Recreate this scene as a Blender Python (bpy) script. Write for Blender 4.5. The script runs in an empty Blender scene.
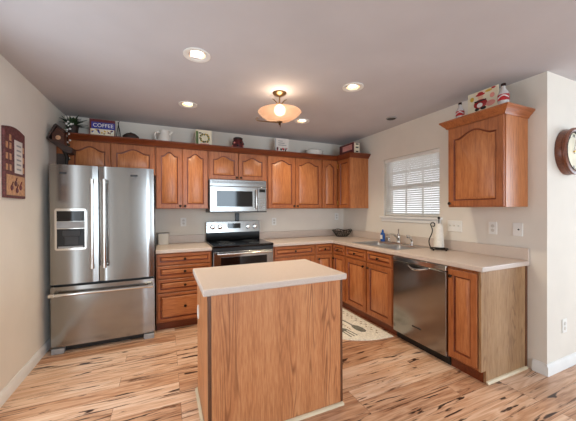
import bpy, bmesh, math, random
from mathutils import Vector, Matrix
from math import sin, cos, pi, radians
random.seed(7)
sc = bpy.context.scene
C = sc.collection

# ------------------------------------------------------------------ camera
F, YAW, PITCH, ROLL, PP = 278.09, -0.4164, -0.0057, -0.0043, 211.21
cy_, sy_ = cos(YAW), sin(YAW)
fwd = Vector((-sy_, cy_, 0)); rgt = Vector((cy_, sy_, 0)); upv = Vector((0, 0, 1))
f2 = fwd*cos(PITCH) + upv*sin(PITCH); u2 = -fwd*sin(PITCH) + upv*cos(PITCH)
r3 = rgt*cos(ROLL) + u2*sin(ROLL); u3 = -rgt*sin(ROLL) + u2*cos(ROLL)
cam = bpy.data.cameras.new('camera'); camo = bpy.data.objects.new('camera', cam); C.objects.link(camo)
M = Matrix((r3, u3, -f2)).transposed().to_4x4(); M.translation = Vector((1.0573, -4.0156, 1.3562))
camo.matrix_world = M
cam.sensor_fit = 'HORIZONTAL'; cam.sensor_width = 36; cam.lens = F/576*36
cam.shift_y = (PP-210.5)/576; cam.clip_start = .02
sc.camera = camo

# ------------------------------------------------------------------ world, exposure, big lights
w = bpy.data.worlds.new('sky'); sc.world = w; w.use_nodes = True
bg = w.node_tree.nodes['Background']; bg.inputs[0].default_value = (.86, .93, 1, 1); bg.inputs[1].default_value = 2.2
sc.view_settings.view_transform = 'Standard'; sc.view_settings.look = 'None'
sc.view_settings.gamma = 1; sc.view_settings.use_curve_mapping = False
sc.view_settings.exposure = 0.48

def area(name, loc, rot, sx, sy, power, col):
    l = bpy.data.lights.new(name, 'AREA'); l.shape = 'RECTANGLE'; l.size = sx; l.size_y = sy
    l.energy = power; l.color = col
    o = bpy.data.objects.new(name, l); C.objects.link(o); o.location = loc; o.rotation_euler = rot
    return o
DAY = (.68, .85, 1)
area('daylight_south', (2.6, -8.25, 1.2), (pi/2, 0, 0), 2.3, 2.2, 88, (.66, .84, 1))          # sliding doors behind the camera
area('daylight_east', (7.25, -5.0, 1.45), (pi/2, 0, pi/2), 2.6, 2.0, 66, DAY)       # breakfast area windows
area('daylight_west', (-.2, -2.22, 1.15), (pi/2, 0, -pi/2), .9, 1.95, 7, DAY)     # narrow window left of the camera

# ------------------------------------------------------------------ helpers
def lin(c):
    return tuple(((v/255)/12.92 if v/255 <= .04045 else ((v/255+.055)/1.055)**2.4) for v in c) + (1,)

def new_mat(name):
    m = bpy.data.materials.new(name); m.use_nodes = True
    return m, m.node_tree.nodes, m.node_tree.links, m.node_tree.nodes['Principled BSDF']

def coords(N, L, scale=(1, 1, 1), rnd=True, rot=None):
    tc = N.new('ShaderNodeTexCoord'); out = tc.outputs['Object']
    if rnd:
        oi = N.new('ShaderNodeObjectInfo'); mu = N.new('ShaderNodeMath'); mu.operation = 'MULTIPLY'; mu.inputs[1].default_value = 37.0
        L.new(oi.outputs['Random'], mu.inputs[0])
        va = N.new('ShaderNodeVectorMath'); va.operation = 'ADD'; L.new(out, va.inputs[0]); L.new(mu.outputs[0], va.inputs[1]); out = va.outputs[0]
    mp = N.new('ShaderNodeMapping'); mp.inputs['Scale'].default_value = scale; L.new(out, mp.inputs['Vector'])
    if rot: mp.inputs['Rotation'].default_value = rot
    return mp.outputs[0]

def noise(N, L, vec, scale=1, detail=3, dist=0, rough=.5):
    n = N.new('ShaderNodeTexNoise'); n.inputs['Scale'].default_value = scale; n.inputs['Detail'].default_value = detail
    n.inputs['Distortion'].default_value = dist; n.inputs['Roughness'].default_value = rough
    L.new(vec, n.inputs['Vector']); return n.outputs['Fac']

def ramp(N, L, fac, stops):
    r = N.new('ShaderNodeValToRGB'); e = r.color_ramp.elements
    while len(e) < len(stops): e.new(.5)
    for el, (p, c) in zip(e, stops): el.position = p; el.color = lin(c)
    L.new(fac, r.inputs[0]); return r.outputs[0]

def math_(N, L, op, a, b=None):
    m = N.new('ShaderNodeMath'); m.operation = op
    for i, x in enumerate((a, b)):
        if x is None: continue
        if isinstance(x, (int, float)): m.inputs[i].default_value = x
        else: L.new(x, m.inputs[i])
    return m.outputs[0]

def mixc(N, L, fac, a, b, mode='MIX'):
    m = N.new('ShaderNodeMix'); m.data_type = 'RGBA'; m.blend_type = mode
    for s, x in ((m.inputs['Factor'], fac), (m.inputs['A'], a), (m.inputs['B'], b)):
        if isinstance(x, (int, float)): s.default_value = x
        elif isinstance(x, tuple): s.default_value = x
        else: L.new(x, s)
    return m.outputs['Result']

def bump(N, L, b, h, strength=.1, dist=.01):
    bp = N.new('ShaderNodeBump'); bp.inputs['Strength'].default_value = strength; bp.inputs['Distance'].default_value = dist
    L.new(h, bp.inputs['Height']); L.new(bp.outputs[0], b.inputs['Normal'])

def plain(name, col, rough=.5, metal=0, spec=.5, var=.04, vscale=8):
    m, N, L, b = new_mat(name)
    b.inputs['Roughness'].default_value = rough; b.inputs['Metallic'].default_value = metal
    b.inputs['Specular IOR Level'].default_value = spec
    f = noise(N, L, coords(N, L, rnd=False), vscale, 3)
    lo = tuple(max(0, c*(1-var*2)) for c in col); hi = tuple(min(255, c*(1+var*2)) for c in col)
    L.new(ramp(N, L, f, [(.25, lo), (.75, hi)]), b.inputs['Base Color'])
    return m

def emit(name, col, strength):
    m, N, L, b = new_mat(name)
    b.inputs['Base Color'].default_value = lin(col); b.inputs['Emission Color'].default_value = lin(col)
    b.inputs['Emission Strength'].default_value = strength
    return m

def wood(name, dark, mid, light, axis='z', rough=.35, fine=90, rings=7, spec=.5, lowf=5, amp=.26):
    m, N, L, b = new_mat(name)
    k = .09
    sc_ = {'z': (1, 1, k), 'x': (k, 1, 1), 'y': (1, k, 1)}[axis]
    v = coords(N, L, sc_)
    base = noise(N, L, v, lowf, 2, .3)
    ring = math_(N, L, 'FRACT', math_(N, L, 'MULTIPLY', base, rings))
    tri = math_(N, L, 'ABSOLUTE', math_(N, L, 'SUBTRACT', ring, .5))
    fn = noise(N, L, v, fine, 3, 0, .6)
    f = math_(N, L, 'ADD', math_(N, L, 'MULTIPLY', tri, amp), math_(N, L, 'MULTIPLY', fn, 1.1-amp))
    col = ramp(N, L, f, [(.22, dark), (.48, mid), (.8, light)])
    L.new(col, b.inputs['Base Color']); b.inputs['Roughness'].default_value = rough; b.inputs['Specular IOR Level'].default_value = spec
    bump(N, L, b, fn, .06, .004)
    return m

WOODV = wood('cherry_wood_vertical', (128, 70, 36), (164, 95, 52), (186, 116, 68), 'z')
WOODH = wood('cherry_wood_horizontal', (128, 70, 36), (162, 93, 50), (184, 113, 66), 'x')
WOODP = wood('cherry_wood_panel', (150, 86, 48), (184, 114, 66), (204, 138, 88), 'z')
WOODPH = wood('cherry_wood_drawer', (142, 80, 44), (176, 106, 60), (198, 130, 78), 'x')
WOODD = wood('cherry_wood_dark_edge', (84, 36, 16), (112, 50, 22), (134, 66, 30), 'x')
def veneer(name, dark, mid, light, line):
    m, N, L, b = new_mat(name)
    v = coords(N, L, (1, 1, .07)); v2 = coords(N, L, (1, 1, .11))
    fn = noise(N, L, v, 150, 3, 0, .6); br_ = noise(N, L, v, 11, 2)
    col = ramp(N, L, math_(N, L, 'ADD', math_(N, L, 'MULTIPLY', fn, .6), math_(N, L, 'MULTIPLY', br_, .4)), [(.3, dark), (.5, mid), (.7, light)])
    rg = noise(N, L, v2, 8.5, 1, .15); tri = math_(N, L, 'ABSOLUTE', math_(N, L, 'SUBTRACT', math_(N, L, 'FRACT', math_(N, L, 'MULTIPLY', rg, 15)), .5))
    ln = ramp(N, L, tri, [(.02, (255, 255, 255)), (.22, (0, 0, 0))])
    mk_ = ramp(N, L, noise(N, L, v, 8.5, 1), [(.44, (0, 0, 0)), (.56, (235, 235, 235))])
    col = mixc(N, L, math_(N, L, 'MULTIPLY', math_(N, L, 'MULTIPLY', ln, mk_), .75), col, lin(line))
    L.new(col, b.inputs['Base Color']); b.inputs['Roughness'].default_value = .42; b.inputs['Specular IOR Level'].default_value = .4
    return m
ISLE = veneer('honey_oak_veneer', (162, 100, 60), (192, 126, 80), (210, 150, 102), (112, 58, 30))
ISLEED = wood('brown_edge_strip', (70, 38, 20), (96, 56, 30), (116, 70, 40), 'z', .4)
ENDP = veneer('weathered_oak_veneer', (128, 94, 62), (160, 124, 88), (180, 146, 108), (108, 76, 48))
DARKW = wood('dark_walnut', (34, 16, 10), (66, 32, 20), (96, 50, 30), 'x', .35)
CLOCKW = wood('brown_clock_wood', (70, 34, 20), (112, 60, 36), (140, 82, 52), 'x', .3)
RUSTIC = wood('rustic_dark_wood', (22, 14, 12), (48, 32, 26), (84, 58, 44), 'x', .6)

def floor_mat():
    m, N, L, b = new_mat('rustic_plank_floor')
    tc = N.new('ShaderNodeTexCoord'); v = tc.outputs['Object']
    br = N.new('ShaderNodeTexBrick'); L.new(v, br.inputs['Vector'])
    br.inputs['Scale'].default_value = 1; br.inputs['Brick Width'].default_value = 1.15; br.inputs['Row Height'].default_value = .128
    br.inputs['Mortar Size'].default_value = .0012; br.inputs['Mortar Smooth'].default_value = .1; br.offset = .37; br.offset_frequency = 3
    br.inputs['Color1'].default_value = (0, 0, 0, 1); br.inputs['Color2'].default_value = (1, 1, 1, 1); br.inputs['Mortar'].default_value = (.5, .5, .5, 1)
    rv = N.new('ShaderNodeSeparateColor'); L.new(br.outputs['Color'], rv.inputs[0]); r = rv.outputs[0]
    cmb = N.new('ShaderNodeCombineXYZ'); L.new(math_(N, L, 'MULTIPLY', r, 31.7), cmb.inputs[0]); L.new(math_(N, L, 'MULTIPLY', r, 17.3), cmb.inputs[1]); L.new(math_(N, L, 'MULTIPLY', r, 53.1), cmb.inputs[2])
    va = N.new('ShaderNodeVectorMath'); va.operation = 'ADD'; L.new(v, va.inputs[0]); L.new(cmb.outputs[0], va.inputs[1])
    def mapped(s):
        mp = N.new('ShaderNodeMapping'); mp.inputs['Scale'].default_value = s; L.new(va.outputs[0], mp.inputs['Vector']); return mp.outputs[0]
    g1 = noise(N, L, mapped((1.1, 12, 1)), 1, 3, .6)
    ring = math_(N, L, 'FRACT', math_(N, L, 'MULTIPLY', g1, 5))
    tri = math_(N, L, 'ABSOLUTE', math_(N, L, 'SUBTRACT', ring, .5))
    fine = noise(N, L, mapped((6, 120, 1)), 1, 3)
    f = math_(N, L, 'ADD', math_(N, L, 'ADD', math_(N, L, 'MULTIPLY', tri, .45), math_(N, L, 'MULTIPLY', fine, .35)), math_(N, L, 'MULTIPLY', r, .36))
    col = ramp(N, L, f, FLOOR_STOPS)
    # heart-wood streaks and knots of the print
    s1 = noise(N, L, mapped((1.7, 24, 1)), 1, 5, 1.0, .6)
    k1 = ramp(N, L, s1, [(.53, (0, 0, 0)), (.59, (120, 120, 120)), (.65, (250, 250, 250))])
    s2 = noise(N, L, mapped((3.2, 22, 1)), 1, 3, .9)
    k2 = ramp(N, L, s2, [(.62, (0, 0, 0)), (.67, (255, 255, 255))])
    col = mixc(N, L, k1, col, lin((104, 66, 44)))
    col = mixc(N, L, k2, col, lin((62, 38, 28)))
    col = mixc(N, L, math_(N, L, 'MULTIPLY', br.outputs['Fac'], .6), col, lin((70, 42, 26)))
    L.new(col, b.inputs['Base Color'])
    b.inputs['Roughness'].default_value = .33; b.inputs['Specular IOR Level'].default_value = .45
    bump(N, L, b, br.outputs['Fac'], -.25, .003)
    return m
FLOOR_STOPS = [(.14, (150, 98, 68)), (.36, (198, 152, 118)), (.6, (224, 186, 156)), (.88, (240, 216, 194))]
FLOORM = floor_mat()

def wall_mat(name, col, rough=.8):
    m, N, L, b = new_mat(name)
    f = noise(N, L, coords(N, L, rnd=False), 3, 3)
    L.new(ramp(N, L, f, [(.3, tuple(c*.985 for c in col)), (.7, tuple(min(255, c*1.012) for c in col))]), b.inputs['Base Color'])
    b.inputs['Roughness'].default_value = rough; b.inputs['Specular IOR Level'].default_value = .25
    n = noise(N, L, coords(N, L, rnd=False), 180, 2); bump(N, L, b, n, .04, .002)
    return m
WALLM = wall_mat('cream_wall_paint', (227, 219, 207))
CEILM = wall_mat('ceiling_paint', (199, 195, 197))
TRIM = plain('white_trim_paint', (232, 230, 226), .4, var=.008)
QR = plain('cream_quarter_round', (212, 192, 160), .45, var=.02)

def laminate():
    m, N, L, b = new_mat('speckled_cream_laminate')
    f = noise(N, L, coords(N, L, rnd=False), 260, 2)
    g = noise(N, L, coords(N, L, rnd=False), 6, 3)
    c = ramp(N, L, f, [(.3, (190, 173, 161)), (.5, (206, 190, 178)), (.72, (215, 201, 190))])
    c = mixc(N, L, math_(N, L, 'MULTIPLY', g, .12), c, lin((206, 186, 168)))
    L.new(c, b.inputs['Base Color']); b.inputs['Roughness'].default_value = .32; b.inputs['Specular IOR Level'].default_value = .45
    return m
LAM = laminate()

def steel(name, col=(158, 156, 153), rough=.18, axis='z', metal=1):
    m, N, L, b = new_mat(name)
    sc_ = {'z': (900, 900, 1.5), 'x': (1.5, 900, 900), 'y': (900, 1.5, 900)}[axis]
    f = noise(N, L, coords(N, L, sc_), 1, 2)
    L.new(ramp(N, L, f, [(.3, tuple(c*.975 for c in col)), (.7, col)]), b.inputs['Base Color'])
    b.inputs['Metallic'].default_value = metal
    L.new(math_(N, L, 'ADD', math_(N, L, 'MULTIPLY', f, .05), rough-.025), b.inputs['Roughness'])
    b.inputs['Anisotropic'].default_value = .3
    return m
STEEL = steel('brushed_stainless'); STEELX = steel('brushed_stainless_horizontal', axis='x')
CHROME = steel('polished_steel', (222, 220, 216), .12)
SINKM = steel('satin_sink_steel', (190, 190, 190), .3, 'y')
BLACK = plain('black_plastic', (16, 16, 18), .35, var=.1)
BLKGL = plain('black_glass', (9, 9, 11), .06, var=.05)
DKGREY = plain('dark_grey_plastic', (52, 52, 54), .45)
GREYP = plain('grey_plastic', (150, 150, 150), .4)
IRON = plain('black_iron', (26, 22, 20), .45, .6)
BRONZE = plain('antique_bronze', (120, 96, 70), .35, .9)
KNOBM = plain('dark_bronze_knob', (48, 34, 26), .35, .7)
BRASS = plain('brass_hinge', (206, 160, 84), .3, .9)
WHITEP = plain('white_plastic', (236, 234, 228), .4, var=.01)
SOCK = plain('ivory_socket', (206, 200, 190), .45, var=.01)
SLOT = plain('dark_slot', (60, 58, 56), .6)
CERAM = plain('white_ceramic', (232, 226, 216), .2, var=.02)
GLASSB = plain('cream_paper', (232, 222, 196), .7, var=.04)
RED = plain('red_print', (176, 30, 34), .45, var=.08)
DKRED = plain('dark_red_paint', (92, 20, 24), .5, var=.1)
BLUE = plain('blue_print', (44, 52, 140), .5, var=.08)
WHITEI = plain('white_print', (236, 234, 230), .55, var=.01)
GOLD = plain('mustard_print', (214, 176, 70), .55, var=.05)
GREENP = plain('leaf_green_print', (86, 104, 54), .6, var=.1)
PINK = plain('pink_print', (224, 150, 140), .55, var=.05)
SKIN = plain('peach_print', (230, 190, 160), .55, var=.02)
COLA = plain('dark_cola', (40, 14, 10), .12, var=.1)
CLEARP = plain('pale_clear_plastic', (206, 200, 196), .15, var=.03)
BLUEP = plain('blue_bottle_plastic', (30, 84, 160), .2, var=.05)
LEAF = plain('dark_green_leaf', (40, 58, 34), .45, var=.25, vscale=30)
TOWEL = plain('white_paper_towel', (228, 222, 210), .9, var=.02, vscale=40)
RUGM = plain('cream_woven_mat', (232, 226, 210), .9, var=.05, vscale=60)
RUGG = plain('grey_printed_cutlery', (112, 112, 100), .9, var=.1, vscale=60)
RUGB = plain('tan_printed_script', (150, 128, 92), .9, var=.1, vscale=60)
BASK = plain('dark_wicker_wire', (44, 36, 24), .5, .3)
TANP = plain('tan_plaque_paint', (190, 146, 110), .65, var=.08, vscale=40)
MAROON = plain('maroon_plaque_paint', (98, 56, 56), .6, var=.15, vscale=50)
PAPER = plain('aged_white_paper', (224, 216, 208), .7, var=.02)
CANM = plain('pale_grey_plastic_tub', (196, 190, 182), .35, var=.03)

def glass_pane():
    m, N, L, b = new_mat('window_glass')
    out = N['Material Output']
    tr = N.new('ShaderNodeBsdfTransparent'); gl = N.new('ShaderNodeBsdfGlossy'); gl.inputs['Roughness'].default_value = .03
    mx = N.new('ShaderNodeMixShader'); mx.inputs[0].default_value = .07
    L.new(tr.outputs[0], mx.inputs[1]); L.new(gl.outputs[0], mx.inputs[2]); L.new(mx.outputs[0], out.inputs['Surface'])
    return m
PANE = glass_pane()

def blind_mat():
    m, N, L, b = new_mat('white_vinyl_slat')
    out = N['Material Output']
    b.inputs['Base Color'].default_value = lin((238, 238, 236)); b.inputs['Roughness'].default_value = .45
    tr = N.new('ShaderNodeBsdfTranslucent'); tr.inputs[0].default_value = lin((240, 240, 238))
    mx = N.new('ShaderNodeMixShader'); mx.inputs[0].default_value = .45
    L.new(b.outputs[0], mx.inputs[1]); L.new(tr.outputs[0], mx.inputs[2]); L.new(mx.outputs[0], out.inputs['Surface'])
    return m
BLIND = blind_mat()

def bowl_mat():
    m, N, L, b = new_mat('alabaster_glass')
    out = N['Material Output']
    f = noise(N, L, coords(N, L, rnd=False), 9, 4, 1)
    c = ramp(N, L, f, [(.3, (226, 190, 160)), (.7, (240, 210, 184))])
    L.new(c, b.inputs['Base Color']); b.inputs['Roughness'].default_value = .25
    tr = N.new('ShaderNodeBsdfTranslucent'); L.new(c, tr.inputs[0])
    tp = N.new('ShaderNodeBsdfTransparent')
    mx = N.new('ShaderNodeMixShader'); mx.inputs[0].default_value = .6
    L.new(b.outputs[0], mx.inputs[1]); L.new(tr.outputs[0], mx.inputs[2])
    m2 = N.new('ShaderNodeMixShader'); m2.inputs[0].default_value = .5
    L.new(mx.outputs[0], m2.inputs[1]); L.new(tp.outputs[0], m2.inputs[2]); L.new(m2.outputs[0], out.inputs['Surface'])
    return m
BOWLG = bowl_mat()
BULB = emit('warm_bulb', (255, 238, 212), 5)
CANLIT = emit('warm_can_lamp', (255, 246, 230), 4)
CANREF = plain('gold_reflector', (226, 186, 140), .35, .3)
DISP = emit('blue_display', (40, 60, 110), .35)

class MB:
    """collects shapes into one mesh"""
    def __init__(self): self.bm = bmesh.new()
    def box(self, x0, x1, y0, y1, z0, z1, mi=0):
        v = [self.bm.verts.new((x, y, z)) for x in (x0, x1) for y in (y0, y1) for z in (z0, z1)]
        for q in ((0, 1, 3, 2), (4, 6, 7, 5), (0, 4, 5, 1), (2, 3, 7, 6), (0, 2, 6, 4), (1, 5, 7, 3)):
            f = self.bm.faces.new([v[i] for i in q]); f.material_index = mi
        return self
    def rings(self, rings, mi=0, closed=True, cap0=True, cap1=True):
        vs = [[self.bm.verts.new(p) for p in r] for r in rings]
        n = len(vs[0])
        for a, b in zip(vs, vs[1:]):
            for i in range(n if closed else n-1):
                j = (i+1) % n
                try: f = self.bm.faces.new((a[i], a[j], b[j], b[i])); f.material_index = mi
                except ValueError: pass
        for on, r in ((cap0, vs[0]), (cap1, vs[-1])):
            if on:
                try: f = self.bm.faces.new(r); f.material_index = mi
                except ValueError: pass
        return self
    def lathe(self, prof, c=(0, 0, 0), seg=24, axis='z', mi=0, cap0=True, cap1=True, sx=1, sy=1):
        rs = []
        for r, h in prof:
            ring = []
            for i in range(seg):
                a = 2*pi*i/seg; x, y = r*cos(a)*sx, r*sin(a)*sy
                p = {'z': (x, y, h), 'y': (x, h, y), 'x': (h, x, y)}[axis]
                ring.append((p[0]+c[0], p[1]+c[1], p[2]+c[2]))
            rs.append(ring)
        return self.rings(rs, mi, True, cap0, cap1)
    def tube(self, pts, r, seg=8, mi=0, closed=False):
        pts = [Vector(p) for p in pts]; n = len(pts); rs = []
        rr = r if isinstance(r, (list, tuple)) else [r]*n
        prev = None
        for i, p in enumerate(pts):
            if closed: t = pts[(i+1) % n]-pts[i-1]
            else: t = (pts[min(i+1, n-1)]-pts[max(i-1, 0)])
            t.normalize()
            if prev is None:
                a = Vector((0, 0, 1)) if abs(t.z) < .9 else Vector((1, 0, 0))
                u = t.cross(a).normalized()
            else: u = (prev - t*prev.dot(t)).normalized()
            prev = u; v = t.cross(u)
            rs.append([p+(u*cos(2*pi*k/seg)+v*sin(2*pi*k/seg))*rr[i] for k in range(seg)])
        if closed: rs.append(rs[0]); return self.rings(rs, mi, True, False, False)
        return self.rings(rs, mi)
    def prism(self, poly, a, b, plane='xz', mi=0):
        def P(p, h): return {'xz': (p[0], h, p[1]), 'xy': (p[0], p[1], h), 'yz': (h, p[0], p[1])}[plane]
        return self.rings([[P(p, a) for p in poly], [P(p, b) for p in poly]], mi)
    def face(self, pts, mi=0):
        f = self.bm.faces.new([self.bm.verts.new(p) for p in pts]); f.material_index = mi; return self
    def ball(self, c, r, seg=12, mi=0, sz=1):
        prof = [(r*sin(pi*i/8), -r*sz*cos(pi*i/8)) for i in range(9)]
        prof[0] = (r*.02, prof[0][1]); prof[-1] = (r*.02, prof[-1][1])
        return self.lathe(prof, c, seg, 'z', mi)

def mk(name, mb, mats, parent=None, loc=None, rotz=0, bevel=0, seg=2, world=True, smooth=35):
    """link one mesh object. world=True: coordinates are world ones and are moved into the parent's frame"""
    bmesh.ops.remove_doubles(mb.bm, verts=mb.bm.verts, dist=1e-6)
    bmesh.ops.recalc_face_normals(mb.bm, faces=mb.bm.faces)
    pl = Vector((0, 0, 0)); q = parent
    while q is not None: pl += q.location; q = q.parent
    if loc is None:
        if world and parent is not None: bmesh.ops.translate(mb.bm, verts=mb.bm.verts, vec=-pl)
        L_ = Vector((0, 0, 0))
    else:
        L_ = Vector(loc) - (pl if world else Vector((0, 0, 0)))
    me = bpy.data.meshes.new(name); mb.bm.to_mesh(me); mb.bm.free()
    for m in (mats if isinstance(mats, (list, tuple)) else [mats]): me.materials.append(m)
    me.polygons.foreach_set('use_smooth', [True]*len(me.polygons)); me.set_sharp_from_angle(angle=radians(smooth))
    o = bpy.data.objects.new(name, me); C.objects.link(o)
    if parent is not None: o.parent = parent
    o.location = L_; o.rotation_euler = (0, 0, rotz)
    if bevel:
        md = o.modifiers.new('bevel', 'BEVEL'); md.width = bevel; md.segments = seg; md.limit_method = 'ANGLE'; md.angle_limit = radians(40); md.harden_normals = True
    return o

def tag(o, label, cat, group=None):
    o['label'] = label; o['category'] = cat
    if group: o['group'] = group
    return o
def thing(name, label, cat, loc=(0, 0, 0), group=None, rotz=0):
    o = bpy.data.objects.new(name, None); C.objects.link(o); o.location = loc; o.rotation_euler = (0, 0, rotz)
    o.empty_display_size = .05
    return tag(o, label, cat, group)
def struct(name, mb, mats, parent=None, **k):
    o = mk(name, mb, mats, parent, **k); o['kind'] = 'structure'; return o
def single(name, mb, mats, loc, label, cat, group=None, bevel=0, rotz=0):
    """a thing that is one mesh; coordinates local to loc"""
    o = mk(name, mb, mats, None, loc=loc, rotz=rotz, bevel=bevel); return tag(o, label, cat, group)
def text_mesh(name, s, size, mat, parent, mtx, extrude=.0006):
    cu = bpy.data.curves.new(name, 'FONT'); cu.body = s; cu.size = size; cu.extrude = extrude; cu.align_x = 'CENTER'; cu.align_y = 'CENTER'
    t = bpy.data.objects.new(name, cu); C.objects.link(t); bpy.context.view_layer.update()
    me = bpy.data.meshes.new_from_object(t.evaluated_get(bpy.context.evaluated_depsgraph_get()))
    bpy.data.objects.remove(t); me.materials.clear(); me.materials.append(mat)
    o = bpy.data.objects.new(name, me); C.objects.link(o); o.parent = parent; o.matrix_local = mtx
    return o
UPRIGHT = Matrix.Rotation(pi/2, 4, 'X')

# ------------------------------------------------------------------ the room
W = 3.881; CE = 2.464; YC = -2.808; YS = -8.0; XE = 7.0
struct('floor', MB().box(-.15, XE+.15, YS-.15, .15, -.05, 0), FLOORM)
CANS = [(1.273, -1.932), (1.285, -.919), (2.621, -1.947), (2.631, -.902)]
hx = sorted({-.15, XE+.15} | {round(c[0]+d, 4) for c in CANS for d in (-.058, .058)}); hy = sorted({YS-.15, .15} | {round(c[1]+d, 4) for c in CANS for d in (-.058, .058)})
def slab(cells_x, cells_y, inside, z0, z1):
    bm = bmesh.new(); V = {}
    def vv(i, j):
        if (i, j) not in V: V[(i, j)] = bm.verts.new((cells_x[i], cells_y[j], z0))
        return V[(i, j)]
    fs = []
    for i in range(len(cells_x)-1):
        for j in range(len(cells_y)-1):
            if inside((cells_x[i]+cells_x[i+1])/2, (cells_y[j]+cells_y[j+1])/2):
                fs.append(bm.faces.new((vv(i, j), vv(i+1, j), vv(i+1, j+1), vv(i, j+1))))
    r = bmesh.ops.extrude_face_region(bm, geom=fs)
    bmesh.ops.translate(bm, verts=[v for v in r['geom'] if isinstance(v, bmesh.types.BMVert)], vec=(0, 0, z1-z0))
    bmesh.ops.dissolve_limit(bm, angle_limit=.01, verts=bm.verts, edges=bm.edges)
    m = MB(); m.bm.free(); m.bm = bm; return m
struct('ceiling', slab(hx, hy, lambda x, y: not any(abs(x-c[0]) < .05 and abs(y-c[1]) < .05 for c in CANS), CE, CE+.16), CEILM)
# left wall with a tall narrow window behind the picture's edge
struct('wall_left', MB().box(-.12, 0, -1.75, 0, 0, CE).box(-.12, 0, YS, -2.7, 0, CE).box(-.12, 0, -2.7, -1.75, 0, .15).box(-.12, 0, -2.7, -1.75, 2.15, CE), WALLM)
struct('wall_back', MB().box(-.12, W+.14, 0, .12, 0, CE), WALLM)
wy0, wy1, wz0, wz1 = -.978, -1.845, 1.262, 2.045
struct('wall_right', MB().box(W, W+.14, wy0, 0, 0, CE).box(W, W+.14, YC, wy1, 0, CE).box(W, W+.14, wy1, wy0, 0, wz0).box(W, W+.14, wy1, wy0, wz1, CE), WALLM)
struct('wall_clock_side', MB().box(W+.14, XE, YC, YC+.12, 0, CE), WALLM)
struct('wall_south', MB().box(-.12, 1.1, YS-.12, YS, 0, CE).box(1.1, 1.4, YS-.12, YS, 0, CE).box(3.8, XE, YS-.12, YS, 0, CE).box(1.4, 3.8, YS-.12, YS, 2.5-.08, CE), WALLM)
struct('wall_east', MB().box(XE, XE+.12, -3.7, YC, 0, CE).box(XE, XE+.12, YS, -6.3, 0, CE).box(XE, XE+.12, -6.3, -3.7, 0, .45).box(XE, XE+.12, -6.3, -3.7, 2.45-.02, CE), WALLM)

def base_prof(h=.095, t=.014): return [(0, 0), (t, 0), (t, h*.72), (t*.75, h*.8), (t*.45, h*.9), (t*.35, h), (0, h)]
struct('baseboard_left', MB().rings([[(x, y, z) for x, z in base_prof()] for y in (-.02, YS)]), TRIM)
struct('baseboard_right', MB().rings([[(W-x, y, z) for x, z in base_prof()] for y in (-2.712, YC-.0)]), TRIM)
struct('baseboard_clock_side', MB().rings([[(x, YC-y, z) for y, z in base_prof()] for x in (W-.014, XE)]), TRIM)

# window over the sink
wn = struct('window_1', MB().box(W+.07, W+.125, wy1, wy1+.045, wz0, wz1).box(W+.07, W+.125, wy0-.045, wy0, wz0, wz1)
            .box(W+.07, W+.125, wy1+.045, wy0-.045, wz0, wz0+.045).box(W+.07, W+.125, wy1+.045, wy0-.045, wz1-.04, wz1), TRIM)
zm = (wz0+wz1)/2
b = MB().box(W+.075, W+.115, wy1+.045, wy0-.045, zm-.022, zm+.022)
for i in (1, 2):
    y = wy1+.045+(wy0-wy1-.09)*i/3; b.box(W+.09, W+.108, y-.009, y+.009, wz0+.045, wz1-.04)
for z in (wz0+.2, wz1-.2): b.box(W+.09, W+.108, wy1+.045, wy0-.045, z-.009, z+.009)
mk('window_sash', b, TRIM, wn)
mk('window_pane', MB().box(W+.097, W+.101, wy1+.045, wy0-.045, wz0+.045, wz1-.04), PANE, wn)
struct('trim_1', MB().box(W-.035, W+.07, wy1-.035, wy0+.06, wz0-.028, wz0).box(W-.014, W, wy1-.02, wy0+.04, wz0-.075, wz0-.028), TRIM, bevel=.004)
bl = thing('window_blind', 'white horizontal slat blind lowered in the window over the sink', 'window blind', (W+.03, (wy0+wy1)/2, wz1-.05))
mk('headrail', MB().box(W+.008, W+.058, wy1+.006, wy0-.006, wz1-.045, wz1-.002), WHITEP, bl, bevel=.004)
b = MB(); ns = 27; zt, zb = wz1-.055, wz0+.035
for i in range(ns):
    z = zt-(zt-zb)*i/(ns-1); a = radians(47); d = .0150
    x = W+.033
    b.rings([[(x-d*cos(a), yy, z+d*sin(a)), (x, yy, z+.0022), (x+d*cos(a), yy, z-d*sin(a)), (x, yy, z+.001)] for yy in (wy1+.01, wy0-.01)])
mk('slats', b, BLIND, bl)
mk('bottom_rail', MB().box(W+.02, W+.046, wy1+.01, wy0-.01, wz0+.006, wz0+.022), WHITEP, bl, bevel=.003)
b = MB()
for y in (wy1+.12, (wy0+wy1)/2, wy0-.12): b.tube([(W+.0195, y, wz0+.02), (W+.0195, y, wz1-.04)], .0012, 5)
mk('ladder_cord', b, WHITEP, bl)
mk('tilt_wand', MB().tube([(W+.006, wy0-.05, wz1-.05), (W+.005, wy0-.05, wz0+.3)], .004, 6), WHITEP, bl)

# windows behind the camera, the source of the daylight
b = MB()
for x in (1.4, 2.56, 3.72): b.box(x, x+.08, YS-.1, YS-.03, 0, 2.42)
b.box(1.4, 3.8, YS-.1, YS-.03, 2.34, 2.42); struct('door_1', b, TRIM)
b = MB()
for y in (-6.3, -5.04, -3.76): b.box(XE+.03, XE+.1, y, y+.06, .45, 2.43)
b.box(XE+.03, XE+.1, -6.3, -3.7, .45, .52); struct('window_2', b, TRIM)
b = MB().box(-.1, -.03, -2.7, -2.65, .15, 2.15).box(-.1, -.03, -1.8, -1.75, .15, 2.15).box(-.1, -.03, -2.65, -1.8, .15, .2).box(-.1, -.03, -2.65, -1.8, 2.1, 2.15)
struct('window_3', b, TRIM)

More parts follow.
